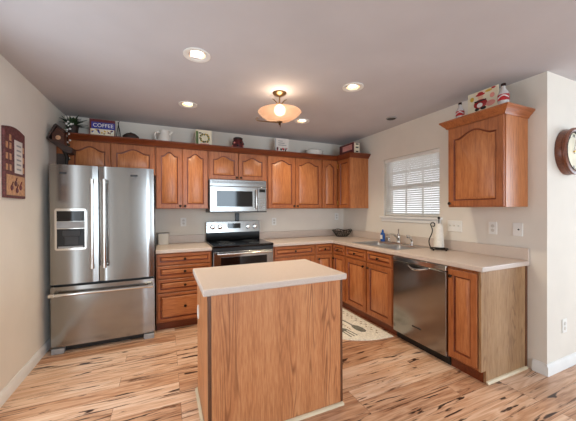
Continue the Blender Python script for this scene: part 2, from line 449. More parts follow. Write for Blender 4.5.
# ------------------------------------------------------------------ cabinet fronts
def outline(w, h, m, arch, n=20, d=0.):
    """inner opening (frame margin m, cathedral rise arch) shrunk by d; plus matching outer points"""
    x0, x1, z0 = m+d, w-m-d, m+d
    zs = h-m-arch-d if arch else h-m-d
    inn = [(x0, z0), (x1, z0)]; out = [(0, 0), (w, 0)]
    for i in range(n+1):
        t = 1-2*i/n
        x = (x0+x1)/2 + (x1-x0)/2*t
        u = min(1, abs(t)/.82)
        z = zs + arch*((1+cos(pi*u))/2)**.85
        inn.append((x, z)); out.append((w if i == 0 else (0 if i == n else x), h))
    return inn, out
def front(name, parent, loc, rotz, w, h, arch=0, m=.055, knob=None, drawer=False, t=.02, mats=None):
    """raised-panel door or drawer front; local x along its width, y=0 at its back, facing -y"""
    mats = mats or ([WOODH, WOODPH, WOODD] if drawer else [WOODV, WOODP, WOODD])
    b = MB()
    inn, out = outline(w, h, m, arch)
    def R(pts, y): return [(p[0], y, p[1]) for p in pts]
    e = .004
    oute = [(min(max(x, e), w-e), min(max(z, e), h-e)) for x, z in out]
    i2, _ = outline(w, h, m, arch, d=.004); i3, _ = outline(w, h, m, arch, d=.012); i4, _ = outline(w, h, m, arch, d=.036 if not drawer else .022)
    b.rings([R(out, 0), R(out, -t+e), R(oute, -t), R(inn, -t)], 0, True, True, False)
    b.rings([R(inn, -t), R(i2, -t+.009), R(i3, -t+.011)], 2, True, False, False)
    b.rings([R(i3, -t+.011), R(i4, -t+.001)], 1, True, False, True)
    o = mk(name, b, mats, parent, loc=loc, rotz=rotz, smooth=25)
    if knob:
        kx, kz = knob
        mk('knob', MB().lathe([(.006, -t), (.005, -t-.012), (.013, -t-.016), (.015, -t-.022), (.011, -t-.028), (.003, -t-.03)], (kx, 0, kz), 14, 'y'), KNOBM, o, loc=(0, 0, 0), world=False)
    return o
QL = -pi/2   # faces -x (right-hand run): local x runs towards the camera

GB = 'base cabinets with raised panel fronts'; GU = 'wall cabinets with arched doors'
def carcass(parent, poly_boxes, mats=WOODV):
    b = MB()
    for q in poly_boxes: b.box(*q)
    return mk('carcass', b, mats, parent)

# --- base cabinet left of the range: four drawers
t = thing('base_cabinet', 'reddish brown four-drawer base cabinet between refrigerator and range', 'cabinet', (.962, -.3, 0), GB)
X0, X1 = .962, 1.564
carcass(t, [(X0, X1, -.605, -.006, .095, .872)]); mk('toe_kick', MB().box(X0, X1, -.55, -.54, 0, .095), WOODD, t)
for z0, z1 in ((.742, .862), (.592, .728), (.436, .578), (.11, .422)):
    front('drawer', t, (X0+.012, -.605, z0), 0, X1-X0-.024, z1-z0, 0, .03, ((X1-X0-.024)/2, (z1-z0)/2), True)
# --- right of the range
t = thing('base_cabinet', 'reddish brown base cabinet right of the range, one wide drawer over two doors', 'cabinet', (2.345, -.3, 0), GB)
X0, X1 = 2.345, 2.975
carcass(t, [(X0, X1, -.605, -.006, .095, .872)]); mk('toe_kick', MB().box(X0, X1, -.55, -.54, 0, .095), WOODD, t)
front('drawer', t, (X0+.02, -.605, .735), 0, X1-X0-.04, .125, 0, .03, ((X1-X0-.04)/2, .062), True)
wd = (X1-X0-.046)/2
front('door', t, (X0+.02, -.605, .115), 0, wd, .6, 0, .05, (wd-.03, .55)); front('door', t, (X0+.026+wd, -.605, .115), 0, wd, .6, 0, .05, (.03, .55))
# --- corner
t = thing('base_cabinet', 'inside-corner base cabinet with two narrow drawers over two narrow doors', 'cabinet', (3.3, -.4, 0), GB)
b = MB().prism([(2.977, -.006), (2.977, -.605), (3.276, -.605), (3.276, -.921), (W-.004, -.921), (W-.004, -.006)], .095, .872, 'xy')
mk('carcass', b, WOODV, t)
mk('toe_kick', MB().box(2.977, 3.318, -.55, -.54, 0, .095).box(3.318, 3.33, -.921, -.54, 0, .095), WOODD, t)
front('drawer', t, (2.992, -.605, .735), 0, .258, .125, 0, .03, (.129, .062), True); front('door', t, (2.992, -.605, .115), 0, .258, .6, 0, .045, (.03, .55))
front('drawer', t, (3.276, -.635, .735), QL, .268, .125, 0, .03, (.134, .062), True); front('door', t, (3.276, -.635, .115), QL, .268, .6, 0, .045, (.03, .55))
# --- sink base
t = thing('base_cabinet', 'sink base cabinet with two doors under the kitchen window', 'cabinet', (3.5, -1.35, 0), GB)
b = MB().box(3.276, 3.294, -1.768, -.925, .095, .872).box(3.294, W-.004, -1.768, -1.756, .095, .872).box(3.294, W-.004, -.937, -.925, .095, .872).box(3.294, W-.004, -1.756, -.937, .095, .107)
mk('carcass', b, WOODV, t); mk('toe_kick', MB().box(3.318, 3.33, -1.768, -.925, 0, .095), WOODD, t)
for y in (-.945, -1.362):
    front('drawer', t, (3.276, y, .735), QL, .392, .125, 0, .03, (.196, .062), True)
front('door', t, (3.276, -.945, .115), QL, .392, .6, 0, .052, (.362, .55)); front('door', t, (3.276, -1.362, .115), QL, .392, .6, 0, .052, (.03, .55))
# --- end cabinet
t = thing('base_cabinet', 'narrow single-door base cabinet with weathered end panel, right of the dishwasher', 'cabinet', (3.5, -2.53, 0), GB)
mk('carcass', MB().box(3.276, W-.004, -2.652, -2.392, .095, .872), WOODV, t); mk('toe_kick', MB().box(3.318, 3.33, -2.652, -2.392, 0, .095), WOODD, t)
front('door', t, (3.276, -2.404, .115), QL, .24, .735, 0, .05, (.03, .68))
o = mk('end_panel', MB().prism([(3.262, .1), (3.262, .872), (W-.003, .872), (W-.003, 0), (3.322, 0), (3.322, .1)], -2.672, -2.653, 'xz'), ENDP, t); o['label'] = 'greyish brown wood-grain end panel'
o = mk('edge_strip', MB().box(W-.03, W-.002, -2.676, -2.672, 0, .87), ISLEED, t)
struct('trim_2', MB().rings([[(x, -2.672-a, z) for a, z in ((0, 0), (.018, 0), (.016, .009), (.009, .016), (0, .018))] for x in (3.322, W-.016)]), QR)

# ------------------------------------------------------------------ wall cabinets
UZ0, UZ1 = 1.372, 2.15
def upper(label, x0, x1, z0, doors, arch=.05, mm=.05, cat='cabinet'):
    t = thing('wall_cabinet', label, cat, ((x0+x1)/2, -.15, z0), GU)
    carcass(t, [(x0, x1, -.308, -.004, z0, UZ1)])
    for i, (a, b_, k) in enumerate(doors):
        h = 2.115-z0-.006
        front('door', t, (a, -.308, z0+.006), 0, b_-a, h, arch, mm, ((b_-a-.025) if k == 'r' else .025, .03))
    return t
upper('reddish wall cabinet over the refrigerator with two short wide arched doors', .004, .954, 1.775, [(.11, .497, 'r'), (.503, .944, 'l')], .05)
upper('tall two-door wall cabinet between refrigerator and microwave', .956, 1.57, UZ0, [(.964, 1.256, 'r'), (1.262, 1.562, 'l')])
upper('short two-door wall cabinet directly above the microwave', 1.572, 2.365, 1.752, [(1.58, 1.962, 'r'), (1.968, 2.35, 'l')], .045)
upper('tall two-door wall cabinet right of the microwave', 2.367, 3.268, UZ0, [(2.385, 2.805, 'r'), (2.815, 3.25, 'l')])
t = thing('wall_cabinet', 'darker inside-corner wall cabinet with plain end panel, nearest the window', 'cabinet', (3.6, -.2, UZ0), GU)
mk('carcass', MB().prism([(3.27, -.004), (3.27, -.308), (3.568, -.308), (3.568, -.64), (W-.004, -.64), (W-.004, -.004)], UZ0, UZ1, 'xy'), WOODV, t)
front('door', t, (3.278, -.308, UZ0+.006), 0, .25, .735, .04, .05); front('door', t, (3.568, -.345, UZ0+.006), QL, .287, .735, 0, .05)
for z in (1.46, 2.03): mk('hinge', MB().box(3.545, 3.566, -.328, -.31, z-.035, z+.035), BRASS, t, bevel=.003)
mk('end_panel', MB().box(3.55, W-.004, -.652, -.641, UZ0, 2.135), WOODP, t)

def crown_prof(): return [(0, 0), (.008, 0), (.014, .014), (.03, .03), (.045, .05), (.052, .055), (.052, .068), (0, .068)]
CZ = 2.118
path = [(.002, -.33), (3.546, -.33), (3.546, -.655), (W-.002, -.655)]
# outward offsets per vertex (mitred at the inside and outside corner)
offs = [(0, -1), (-1, -1), (-1, -1), (0, -1)]
cr = MB().rings([[(p[0]+o_[0]*d, p[1]+o_[1]*d, CZ+h) for d, h in crown_prof()] for p, o_ in zip(path, offs)])
cr.prism([(.002, -.306), (.002, -.33), (3.546, -.33), (3.546, -.655), (W-.002, -.655), (W-.002, -.642), (3.57, -.642), (3.57, -.306)], 2.15, CZ+.068, 'xy')
o = mk('crown_molding', cr, WOODD)
tag(o, 'dark reddish crown moulding along the top of the back wall cabinets', 'molding')

KY0, KY1 = -2.186, -2.678
t = thing('wall_cabinet', 'single-door wall cabinet with crown top between window and wall clock', 'cabinet', (3.7, -2.43, UZ0), GU)
mk('carcass', MB().box(3.568, W-.003, KY1, KY0, UZ0, UZ1), WOODP, t)
front('door', t, (3.568, KY0-.006, UZ0+.006), QL, KY0-KY1-.012, .74, .055, .055, (.025, .03))
pth = [(W-.002, KY0), (3.548, KY0), (3.548, KY1), (W-.002, KY1)]; of = [(0, 1), (-1, 1), (-1, -1), (0, -1)]
cr = MB().rings([[(p[0]+o_[0]*d, p[1]+o_[1]*d, CZ+h) for d, h in crown_prof()] for p, o_ in zip(pth, of)])
mk('crown', cr, WOODH, t)

# ------------------------------------------------------------------ counters
CT0, CT1 = .874, .914
t = thing('countertop', 'short cream laminate countertop between refrigerator and range', 'countertop', (1.26, -.3, CT0), 'cream countertops')
mk('slab', MB().box(.957, 1.568, -.637, -.003, CT0, CT1), LAM, t, bevel=.007, seg=3)
mk('backsplash', MB().box(.957, 1.568, -.02, -.003, CT1, 1.02), LAM, t, bevel=.004)
t = thing('countertop', 'long L-shaped cream laminate countertop running under the window', 'countertop', (3.2, -.6, CT0), 'cream countertops')
SX0, SX1, SY0, SY1 = 3.325, 3.835, -1.75, -.98
xs = [2.34, 3.246, SX0+.012, SX1-.012, W-.003]; ys = [-2.692, SY0+.012, SY1-.012, -.637, -.003]
def ins(x, y):
    if SX0+.012 < x < SX1-.012 and SY0+.012 < y < SY1-.012: return False
    return x > 3.246 or y > -.637
mk('slab', slab(xs, ys, ins, CT0, CT1), LAM, t, bevel=.007, seg=3)
b = MB().prism([(2.34, -.003), (2.34, -.02), (W-.02, -.02), (W-.02, -2.692), (W-.003, -2.692), (W-.003, -.003)], CT1+.0002, 1.02, 'xy')
mk('backsplash', b, LAM, t, bevel=.004)

# ------------------------------------------------------------------ island
IX0, IX1, IY0, IY1 = 1.246, 2.207, -2.4235, -1.796
t = thing('kitchen_island', 'wood-panelled kitchen island with cream countertop in the foreground', 'island', (1.73, -2.1, 0))
bx0, bx1, by0, by1 = IX0+.03, IX1-.025, IY0+.028, IY1-.025
mk('body', MB().box(bx0+.012, bx1, by0+.008, by1, 0, .872), ISLE, t)
mk('back_panel', MB().box(bx0+.018, bx1-.014, by0, by0+.0075, .0, .872), ISLE, t)
mk('side_panel', MB().box(bx0, bx0+.011, by0+.02, by1, .0, .872), ISLE, t)
for a, b_ in ((bx0-.002, bx0+.0175), (bx1-.0135, bx1+.003)):
    mk('corner_strip', MB().box(a, b_, by0-.003, by0+.0078 if a > bx0 else by0+.02, 0, .872), ISLEED, t, bevel=.002)
mk('countertop', MB().box(IX0, IX1, IY0, IY1, .872, .914), LAM, t, bevel=.009, seg=3)
qp = ((0, 0), (.018, 0), (.016, .009), (.009, .016), (0, .018))
mk('quarter_round', MB().rings([[(x, by0-.003-a, z) for a, z in qp] for x in (bx0, bx1+.003)]).rings([[(bx0-.002-a, y, z) for a, z in qp] for y in (by0, by1)]), QR, t)
tag(mk('outlet', MB().lathe([(.034, 0), (.034, -.006), (.028, -.008), (.01, -.008)], (0, 0, 0), 20, 'x', sx=1, sy=1.5), WHITEP, None, loc=(bx0, -1.915, .62)), 'white oval outlet cover on the left side of the island', 'outlet', 'outlets and switches')

# ------------------------------------------------------------------ refrigerator
FX0, FX1, FY, FZ = .068, .95, -.75, 1.793
t = thing('refrigerator', 'stainless steel french-door refrigerator with bottom freezer and water dispenser', 'refrigerator', (.51, -.4, 0))
mk('cabinet_body', MB().box(FX0+.01, FX1-.01, -.675, -.03, .03, 1.765), DKGREY, t, bevel=.005)
fs = (FX0+FX1)/2-.052
def fdoor(x0, x1, z0, z1, name='door'):
    # gently bowed front
    n = 14; pr = [(x0, -.682), (x0, FY+.022)]
    for i in range(n+1):
        u = i/n; bow = .010*(1-(2*u-1)**2); ed = .012*(max(0, abs(2*u-1)-.93)/.07)**2
        pr.append((x0+.001+(x1-x0-.002)*u, FY+.010-bow+ed))
    pr += [(x1, FY+.022), (x1, -.682)]
    return mk(name, MB().prism(pr, z0, z1, 'xy'), STEEL, t, bevel=.004, smooth=40)
dl = fdoor(FX0, .452, .655, FZ); dr = fdoor(.459, FX1, .655, FZ)
dz = fdoor(FX0, FX1, .065, .632, 'freezer_drawer')
def bar_handle(door, p0, p1, dirn):
    b = MB(); p0, p1 = Vector(p0), Vector(p1); d = (p1-p0).normalized()
    b.tube([p0, p1], .0155, 12)
    mk('handle', b, CHROME, door)
    for sg, p in ((1, p0), (-1, p1)):
        b = MB(); q = p + d*.02*sg
        b.tube([q-d*.025, q+d*.022], .0195, 12).tube([q, q+Vector((0, .045, 0))], .013, 10)
        mk('handle_mount', b, CHROME, door)
bar_handle(dl, (.412, FY-.048, .80), (.412, FY-.048, 1.66), 'z')
bar_handle(dr, (.512, FY-.048, .80), (.512, FY-.048, 1.66), 'z')
bar_handle(dz, (FX0+.012, FY-.05, .568), (FX1-.012, FY-.05, .568), 'x')
# dispenser
dp = mk('dispenser', MB().prism([(.112, .995), (.118, .984), (.13, .978), (.345, .978), (.357, .984), (.363, .995), (.363, 1.36), (.357, 1.371), (.345, 1.377), (.13, 1.377), (.118, 1.371), (.112, 1.36)], FY-.012, FY+.01, 'xz'), CHROME, dl, bevel=.003)
mk('display', MB().box(.13, .345, FY-.0155, FY-.0121, 1.255, 1.352), BLKGL, dp)
mk('control_strip', MB().box(.13, .345, FY-.0165, FY-.0121, 1.188, 1.252), GREYP, dp)
b = MB().box(.13, .345, FY-.0135, FY-.0121, 1.0, 1.182)
mk('recess', b, BLACK, dp)
mk('paddle', MB().box(.175, .312, FY-.0235, FY-.0137, 1.115, 1.165).box(.19, .2975, FY-.019, FY-.0137, 1.03, 1.112), DKGREY, dp, bevel=.004)
mk('drip_tray', MB().box(.14, .335, FY-.022, FY-.0137, 1.002, 1.018), GREYP, dp, bevel=.002)
mk('badge', MB().box(.15, .205, FY-.0035, FY+.003, 1.702, 1.722), DKGREY, dl); mk('badge', MB().box(.735, .80, FY-.0035, FY+.003, 1.702, 1.722), DKGREY, dr)
mk('base_grille', MB().box(FX0+.02, FX1-.02, -.70, -.68, .01, .062), BLACK, t)
for x in (FX0+.005, FX1-.105): mk('foot', MB().box(x, x+.1, FY+.0, -.66, .0, .052), GREYP, t, bevel=.008)
for x in (FX0+.03, FX1-.09): mk('hinge_cover', MB().box(x, x+.06, -.672, -.6, 1.7655, 1.79), DKGREY, t, bevel=.005)

# ------------------------------------------------------------------ range
RX0, RX1 = 1.5735, 2.3345
t = thing('range', 'stainless electric range with black glass cooktop under the microwave', 'stove', (1.95, -.35, 0))
mk('body', MB().box(RX0, RX1, -.62, -.03, .03, .898), DKGREY, t)
mk('cooktop', MB().box(RX0-.002, RX1+.002, -.665, -.075, .9, .93), BLKGL, t, bevel=.006, seg=3)
for x, y, r in ((1.77, -.5, .1), (2.14, -.5, .08), (1.77, -.24, .08), (2.14, -.24, .1)):
    b = MB()
    for rr in (r, r*.6): b.lathe([(rr, .9302), (rr, .9306), (rr-.002, .9306), (rr-.002, .9302)], (x, y, 0), 32, cap0=False, cap1=False)
    mk('burner_ring', b, GREYP, t)
bgd = mk('backguard', MB().prism([(-.075, .93), (-.085, .945), (-.085, 1.035), (-.1, 1.045), (-.085, 1.19), (-.03, 1.19), (-.03, .93)], RX0, RX1, 'yz'), BLACK, t, bevel=.003)
cp = mk('control_panel', MB().prism([(-.1005, 1.04), (-.104, 1.042), (-.089, 1.192), (-.04, 1.196), (-.04, 1.191), (-.0845, 1.1905)], RX0-.001, RX1+.001, 'yz'), STEELX, t)
for x in (1.655, 1.755, 2.155, 2.255):
    mk('knob', MB().lathe([(.032, -.097), (.032, -.112), (.025, -.116), (.023, -.138), (.004, -.14)], (x, 0, 1.118), 20, 'y'), CHROME, t)
mk('display', MB().box(1.865, 2.045, -.104, -.0935, 1.095, 1.165), BLKGL, t)
mk('front_strip', MB().box(RX0, RX1, -.655, -.622, .858, .8985), BLACK, t, bevel=.004)
od = mk('oven_door', MB().box(RX0+.002, RX1-.002, -.662, -.622, .27, .855), STEELX, t, bevel=.006)
mk('oven_window', MB().box(RX0+.09, RX1-.09, -.665, -.6625, .36, .785), BLKGL, od)
b = MB().tube([(RX0+.04, -.715, .832), (RX1-.04, -.715, .832)], .014, 12)
for x in (RX0+.06, RX1-.06): b.tube([(x, -.715, .832), (x, -.66, .832)], .01, 10)
mk('handle', b, CHROME, od)
mk('storage_drawer', MB().box(RX0+.002, RX1-.002, -.658, -.622, .075, .262), STEELX, t, bevel=.006)
mk('toe_panel', MB().box(RX0+.03, RX1-.03, -.6, -.59, 0, .03), BLACK, t)

# ------------------------------------------------------------------ microwave
MX0, MX1, MZ0, MZ1, MY = 1.576, 2.334, 1.322, 1.748, -.405
t = thing('microwave', 'stainless over-the-range microwave with dark door glass', 'microwave', (1.95, -.2, MZ0))
mk('case', MB().box(MX0, MX1, MY+.03, -.004, MZ0, MZ1), BLACK, t)
mk('vent_grille', MB().box(MX0, MX1, MY+.005, MY+.029, MZ1-.085, MZ1), STEELX, t, bevel=.004)
b = MB()
for i in range(4): b.box(MX0+.03, MX1-.03, MY+.0035, MY+.0049, MZ1-.022-i*.008, MZ1-.0195-i*.008)
mk('vent_slot', b, SLOT, t)
dx = MX1-.125
dd = mk('door', MB().box(MX0, dx, MY, MY+.029, MZ0+.012, MZ1-.088), STEELX, t, bevel=.005)
mk('door_window', MB().box(MX0+.085, dx-.075, MY-.0025, MY-.0003, MZ0+.075, MZ1-.145), BLKGL, dd)
mk('handle', MB().tube([(dx-.03, MY+.002, MZ0+.05), (dx-.03, MY-.035, MZ0+.06), (dx-.03, MY-.04, MZ0+.09), (dx-.03, MY-.04, MZ1-.17), (dx-.03, MY-.035, MZ1-.14), (dx-.03, MY+.002, MZ1-.13)], .011, 10), CHROME, dd)
cpn = mk('control_panel', MB().box(dx+.003, MX1, MY+.002, MY+.029, MZ0+.012, MZ1-.088), STEELX, t, bevel=.004)
mk('display', MB().box(dx+.02, MX1-.02, MY-.0005, MY+.0018, MZ1-.155, MZ1-.115), BLKGL, cpn)
b = MB()
for i in range(5):
    for j in range(3): b.box(dx+.025+j*.028, dx+.045+j*.028, MY-.0002, MY+.0018, MZ0+.04+i*.03, MZ0+.056+i*.03)
mk('button', b, GREYP, cpn)
mk('bottom_rim', MB().box(MX0, MX1, MY+.003, MY+.029, MZ0, MZ0+.0115), BLACK, t)

# ------------------------------------------------------------------ dishwasher
t = thing('dishwasher', 'stainless dishwasher under the counter between sink base and end cabinet', 'dishwasher', (3.55, -2.08, 0))
DY0, DY1 = -2.387, -1.774
mk('tub', MB().box(3.30, W-.03, DY0+.01, DY1-.01, .06, .868), DKGREY, t)
n = 12; pr = [(3.298, DY0), (3.268, DY0)]
for i in range(n+1):
    u = i/n; pr.append((3.258-.006*(1-(2*u-1)**2), DY0+.006+(DY1-DY0-.012)*u))
pr += [(3.268, DY1), (3.298, DY1)]
dd = mk('door', MB().prism(pr, .085, .815, 'xy'), STEEL, t, bevel=.004)
pr2 = [(x-.002 if x < 3.29 else x, y) for x, y in pr]
mk('control_strip', MB().prism(pr2, .822, .866, 'xy'), CHROME, t, bevel=.004)
b = MB(); pts = []
for i in range(13):
    u = i/12; y = -1.99-.2*u; pts.append((3.247-.028*sin(pi*u), y, .803-.02*sin(pi*u)))
mk('handle', b.tube(pts, [.006+.006*sin(pi*i/12) for i in range(13)], 10), CHROME, dd)
mk('handle_pocket', MB().prism([(-1.995, .80), (-2.02, .785), (-2.09, .775), (-2.16, .785), (-2.185, .80), (-2.185, .812), (-1.995, .812)], 3.2502, 3.2525, 'yz'), BLACK, dd)
mk('badge', MB().box(3.250, 3.254, -2.13, -2.03, .215, .228), DKGREY, dd)
mk('toe_panel', MB().box(3.315, 3.325, DY0+.005, DY1-.005, .0, .08), BLACK, t)

# ------------------------------------------------------------------ sink and things around it
t = thing('sink', 'double-bowl stainless steel drop-in sink in front of the window', 'sink', (3.58, -1.365, CT1))
zr = CT1+.0045
bx = [SX0, SX0+.03, SX1-.095, SX1]; mid = (SY0+SY1)/2
yy = [SY0, SY0+.03, mid-.015, mid+.015, SY1-.03, SY1]
def inb(x, y): return not (bx[1] < x < bx[2] and (yy[1] < y < yy[2] or yy[3] < y < yy[4]))
mk('rim', slab(bx, yy, inb, CT1+.0005, zr), SINKM, t, bevel=.0015)
for a, c in ((yy[1], yy[2]), (yy[3], yy[4])):
    def rr(x0, x1, y0, y1, r, z):
        p = []
        for (cx, cy, s) in ((x1-r, y1-r, 0), (x0+r, y1-r, 1), (x0+r, y0+r, 2), (x1-r, y0+r, 3)):
            for k in range(5): an = pi/2*s+pi/2*k/4; p.append((cx+r*cos(an), cy+r*sin(an), z))
        return p
    mk('bowl', MB().rings([rr(bx[1], bx[2], a, c, .003, CT1+.002), rr(bx[1]+.006, bx[2]-.006, a+.006, c-.006, .04, CT1-.02), rr(bx[1]+.015, bx[2]-.015, a+.015, c-.015, .05, CT1-.16), rr(bx[1]+.05, bx[2]-.05, a+.05, c-.05, .05, CT1-.175)], cap0=False), SINKM, t)
    mk('drain', MB().lathe([(.035, 0), (.032, .004), (.01, .002)], ((bx[1]+bx[2])/2, (a+c)/2, CT1-.1745), 18), CHROME, t)
t = thing('faucet', 'chrome kitchen faucet with single lever behind the sink bowls', 'faucet', (3.788, -1.335, zr))
mk('base_plate', MB().box(3.763, 3.813, -1.43, -1.24, zr+.0005, zr+.014), CHROME, t, bevel=.006)
mk('body', MB().lathe([(.026, zr+.014), (.023, zr+.06), (.026, zr+.075), (.022, zr+.095)], (3.788, -1.335, 0), 18), CHROME, t)
mk('spout', MB().tube([(3.775, -1.335, zr+.07), (3.72, -1.335, zr+.115), (3.66, -1.335, zr+.125), (3.61, -1.335, zr+.112), (3.597, -1.335, zr+.085)], [.016, .014, .012, .012, .013], 12), CHROME, t)
mk('lever', MB().ball((3.788, -1.335, zr+.105), .022).tube([(3.788, -1.335, zr+.115), (3.80, -1.325, zr+.15), (3.815, -1.31, zr+.178)], [.009, .007, .01], 10), CHROME, t)
t = thing('side_sprayer', 'small chrome side sprayer right of the faucet', 'sprayer', (3.788, -1.545, zr))
mk('base', MB().lathe([(.022, zr+.0005), (.02, zr+.015), (.013, zr+.03), (.013, zr+.05)], (3.788, -1.545, 0), 16), CHROME, t)
mk('spray_head', MB().tube([(3.788, -1.545, zr+.045), (3.782, -1.542, zr+.085), (3.755, -1.53, zr+.108), (3.735, -1.52, zr+.103)], [.013, .016, .017, .02], 12), CHROME, t)
t = thing('soap_bottle', 'blue dish soap bottle at the far end of the sink', 'bottle', (3.79, -1.05, zr))
mk('bottle', MB().lathe([(.036, zr+.0005), (.038, zr+.02), (.036, zr+.07), (.038, zr+.09), (.03, zr+.115), (.014, zr+.125)], (3.79, -1.05, 0), 18, sx=.65), BLUEP, t)
mk('label', MB().box(3.7635, 3.766, -1.07, -1.03, zr+.03, zr+.085), WHITEI, t)
mk('cap', MB().lathe([(.015, zr+.1255), (.014, zr+.145), (.007, zr+.15), (.007, zr+.16)], (3.79, -1.05, 0), 14), BLUEP, t)
t = thing('soap_dispenser', 'small pale soap dispenser between blue bottle and faucet', 'dispenser', (3.79, -1.165, zr))
mk('base', MB().lathe([(.02, zr+.0005), (.018, zr+.012), (.01, zr+.02), (.009, zr+.05)], (3.79, -1.165, 0), 14), CHROME, t)
mk('nozzle', MB().tube([(3.79, -1.165, zr+.05), (3.79, -1.165, zr+.065), (3.75, -1.165, zr+.068)], [.011, .011, .006], 10), CHROME, t)

# paper towel holder
PX, PY = 3.74, -1.945
t = thing('paper_towel_holder', 'black scrolled iron paper towel holder on the counter right of the sink', 'towel holder', (PX, PY, CT1))
b = MB(); b.tube([(PX+.085*cos(a), PY+.085*sin(a), CT1+.018) for a in [2*pi*i/28 for i in range(28)]], .005, 6, closed=True)
for a in (0, pi/2, pi, 3*pi/2): b.tube([(PX, PY, CT1+.018), (PX+.085*cos(a), PY+.085*sin(a), CT1+.018)], .004, 6); b.ball((PX+.085*cos(a), PY+.085*sin(a), CT1+.0105), .010, 8)
mk('base', b, IRON, t)
mk('post', MB().tube([(PX, PY, CT1+.018), (PX, PY, CT1+.335)], .005, 8).ball((PX, PY, CT1+.345), .014), IRON, t)
sp = [(PX-.02, PY+.084, CT1+.012)]
for i in range(13): u = i/12; sp.append((PX-.02, PY+.085+.022*sin(pi*2*u), CT1+.02+.25*u))
for i in range(1, 13): a = pi*1.6*i/12; r = .03*(1-.045*i); sp.append((PX-.02, PY+.085-.03+.03*cos(a)*(1-.03*i), CT1+.27+r*sin(a)))
mk('scroll_arm', MB().tube(sp, .0055, 8), IRON, t)
t = single('paper_towel_roll', MB().lathe([(.02, .024), (.052, .024), (.052, .03), (.043, .16), (.034, .27), (.02, .274)], (0, 0, CT1+.012-CT1), 26), TOWEL, (PX, PY, CT1), 'white paper towel roll on the iron holder', 'paper towels')
# wall basket
BXc, BYc = 3.69, -.235
b = MB(); rim = [(BXc+.165*cos(a), BYc+.13*sin(a), CT1+.105+.012*cos(4*a)) for a in [2*pi*i/36 for i in range(36)]]
b.tube(rim, .006, 6, closed=True)
for zz, f_ in ((.004, .55), (.04, .74), (.075, .9)): b.tube([(BXc+.165*f_*cos(a), BYc+.13*f_*sin(a), CT1+zz+.005) for a in [2*pi*i/30 for i in range(30)]], .005, 6, closed=True)
for i in range(18):
    a = 2*pi*i/18; b.tube([(BXc+.165*f_*cos(a+s), BYc+.13*f_*sin(a+s), CT1+z) for f_, z, s in ((.55, .009, 0), (.8, .05, .1), (1, .105, .2))], .004, 5)
for i in range(-3, 4): b.tube([(BXc+.02*i, BYc-.065, CT1+.008), (BXc+.02*i, BYc+.065, CT1+.008)], .003, 5)
o = mk('basket', b, BASK, None, loc=(0, 0, 0)); tag(o, 'dark open wire basket in the corner of the counter', 'basket')
# pale tub by the fridge
t = thing('canister', 'pale grey lidded tub on the counter next to the refrigerator', 'container', (1.035, -.1, CT1))
def rbox(x0, x1, y0, y1, r, z): 
    p = []
    for (cx, cy, s) in ((x1-r, y1-r, 0), (x0+r, y1-r, 1), (x0+r, y0+r, 2), (x1-r, y0+r, 3)):
        for k in range(4): an = pi/2*s+pi/2*k/3; p.append((cx+r*cos(an), cy+r*sin(an), z))
    return p
mk('tub', MB().rings([rbox(.972, 1.098, -.15, -.045, .02, CT1+.0005), rbox(.967, 1.103, -.155, -.04, .022, CT1+.14)]), CANM, t, bevel=.003)
mk('lid', MB().rings([rbox(.964, 1.106, -.157, -.038, .023, CT1+.1405), rbox(.964, 1.106, -.157, -.038, .023, CT1+.15)]), GREYP, t, bevel=.003)

# ------------------------------------------------------------------ floor mat
t = thing('kitchen_mat', 'cream half-round kitchen mat printed with cutlery in front of the sink', 'mat', (3.0, -1.02, 0))
pl_ = []
for i in range(41):
    a = -pi/2 - pi*i/40; ca, sa = cos(a), sin(a)
    pl_.append((3.272-.71*abs(ca)**.8, -1.02+(.75 if sa < 0 else .3)*math.copysign(abs(sa)**.8, sa)))
mk('pad', MB().prism(pl_, 0.0008, .008, 'xy'), RUGM, t, bevel=.002)
def piece(x, y, ang, poly, mi, b):
    ca, sa = cos(ang), sin(ang); b.rings([[(x+px*ca-py*sa, y+px*sa+py*ca, z) for px, py in poly] for z in (.0082, .0088)], mi)
fork = [(-.01, -.28), (.01, -.28), (.006, 0), (.03, .05), (.034, .2), (.024, .2), (.02, .08), (.006, .08), (.005, .2), (-.005, .2), (-.006, .08), (-.02, .08), (-.024, .2), (-.034, .2), (-.03, .05), (-.006, 0)]
spoon = [(-.01, -.28), (.01, -.28), (.006, .02), (.028, .06), (.036, .12), (.026, .18), (0, .2), (-.026, .18), (-.036, .12), (-.028, .06), (-.006, .02)]
knife = [(-.012, -.28), (.012, -.28), (.01, -.02), (.022, .02), (.02, .16), (0, .22), (-.012, .2), (-.01, -.02)]
b = MB()
for x, y, pc in ((3.04, -1.33, 'spoon'), (2.87, -1.36, 'fork'), (2.71, -1.17, 'knife')):
    b = MB(); piece(x, y, pi+.1, [(px*1.45, py*1.2) for px, py in {'spoon': spoon, 'fork': fork, 'knife': knife}[pc]], 0, b); mk('printed_'+pc, b, RUGG, t)
b = MB()
for k in range(26):
    x = 3.2-.035*(k % 2); y = -.78-.045*k
    if y > -1.68: piece(x, y, .3*(k % 3), [(-.008, -.016), (.006, -.014), (.01, .012), (-.004, .016)], 0, b)
for k in range(14):
    piece(2.955, -.85-.045*k, .4*(k % 4), [(-.008, -.014), (.006, -.012), (.008, .012), (-.005, .014)], 0, b)
mk('printed_script', b, RUGB, t)

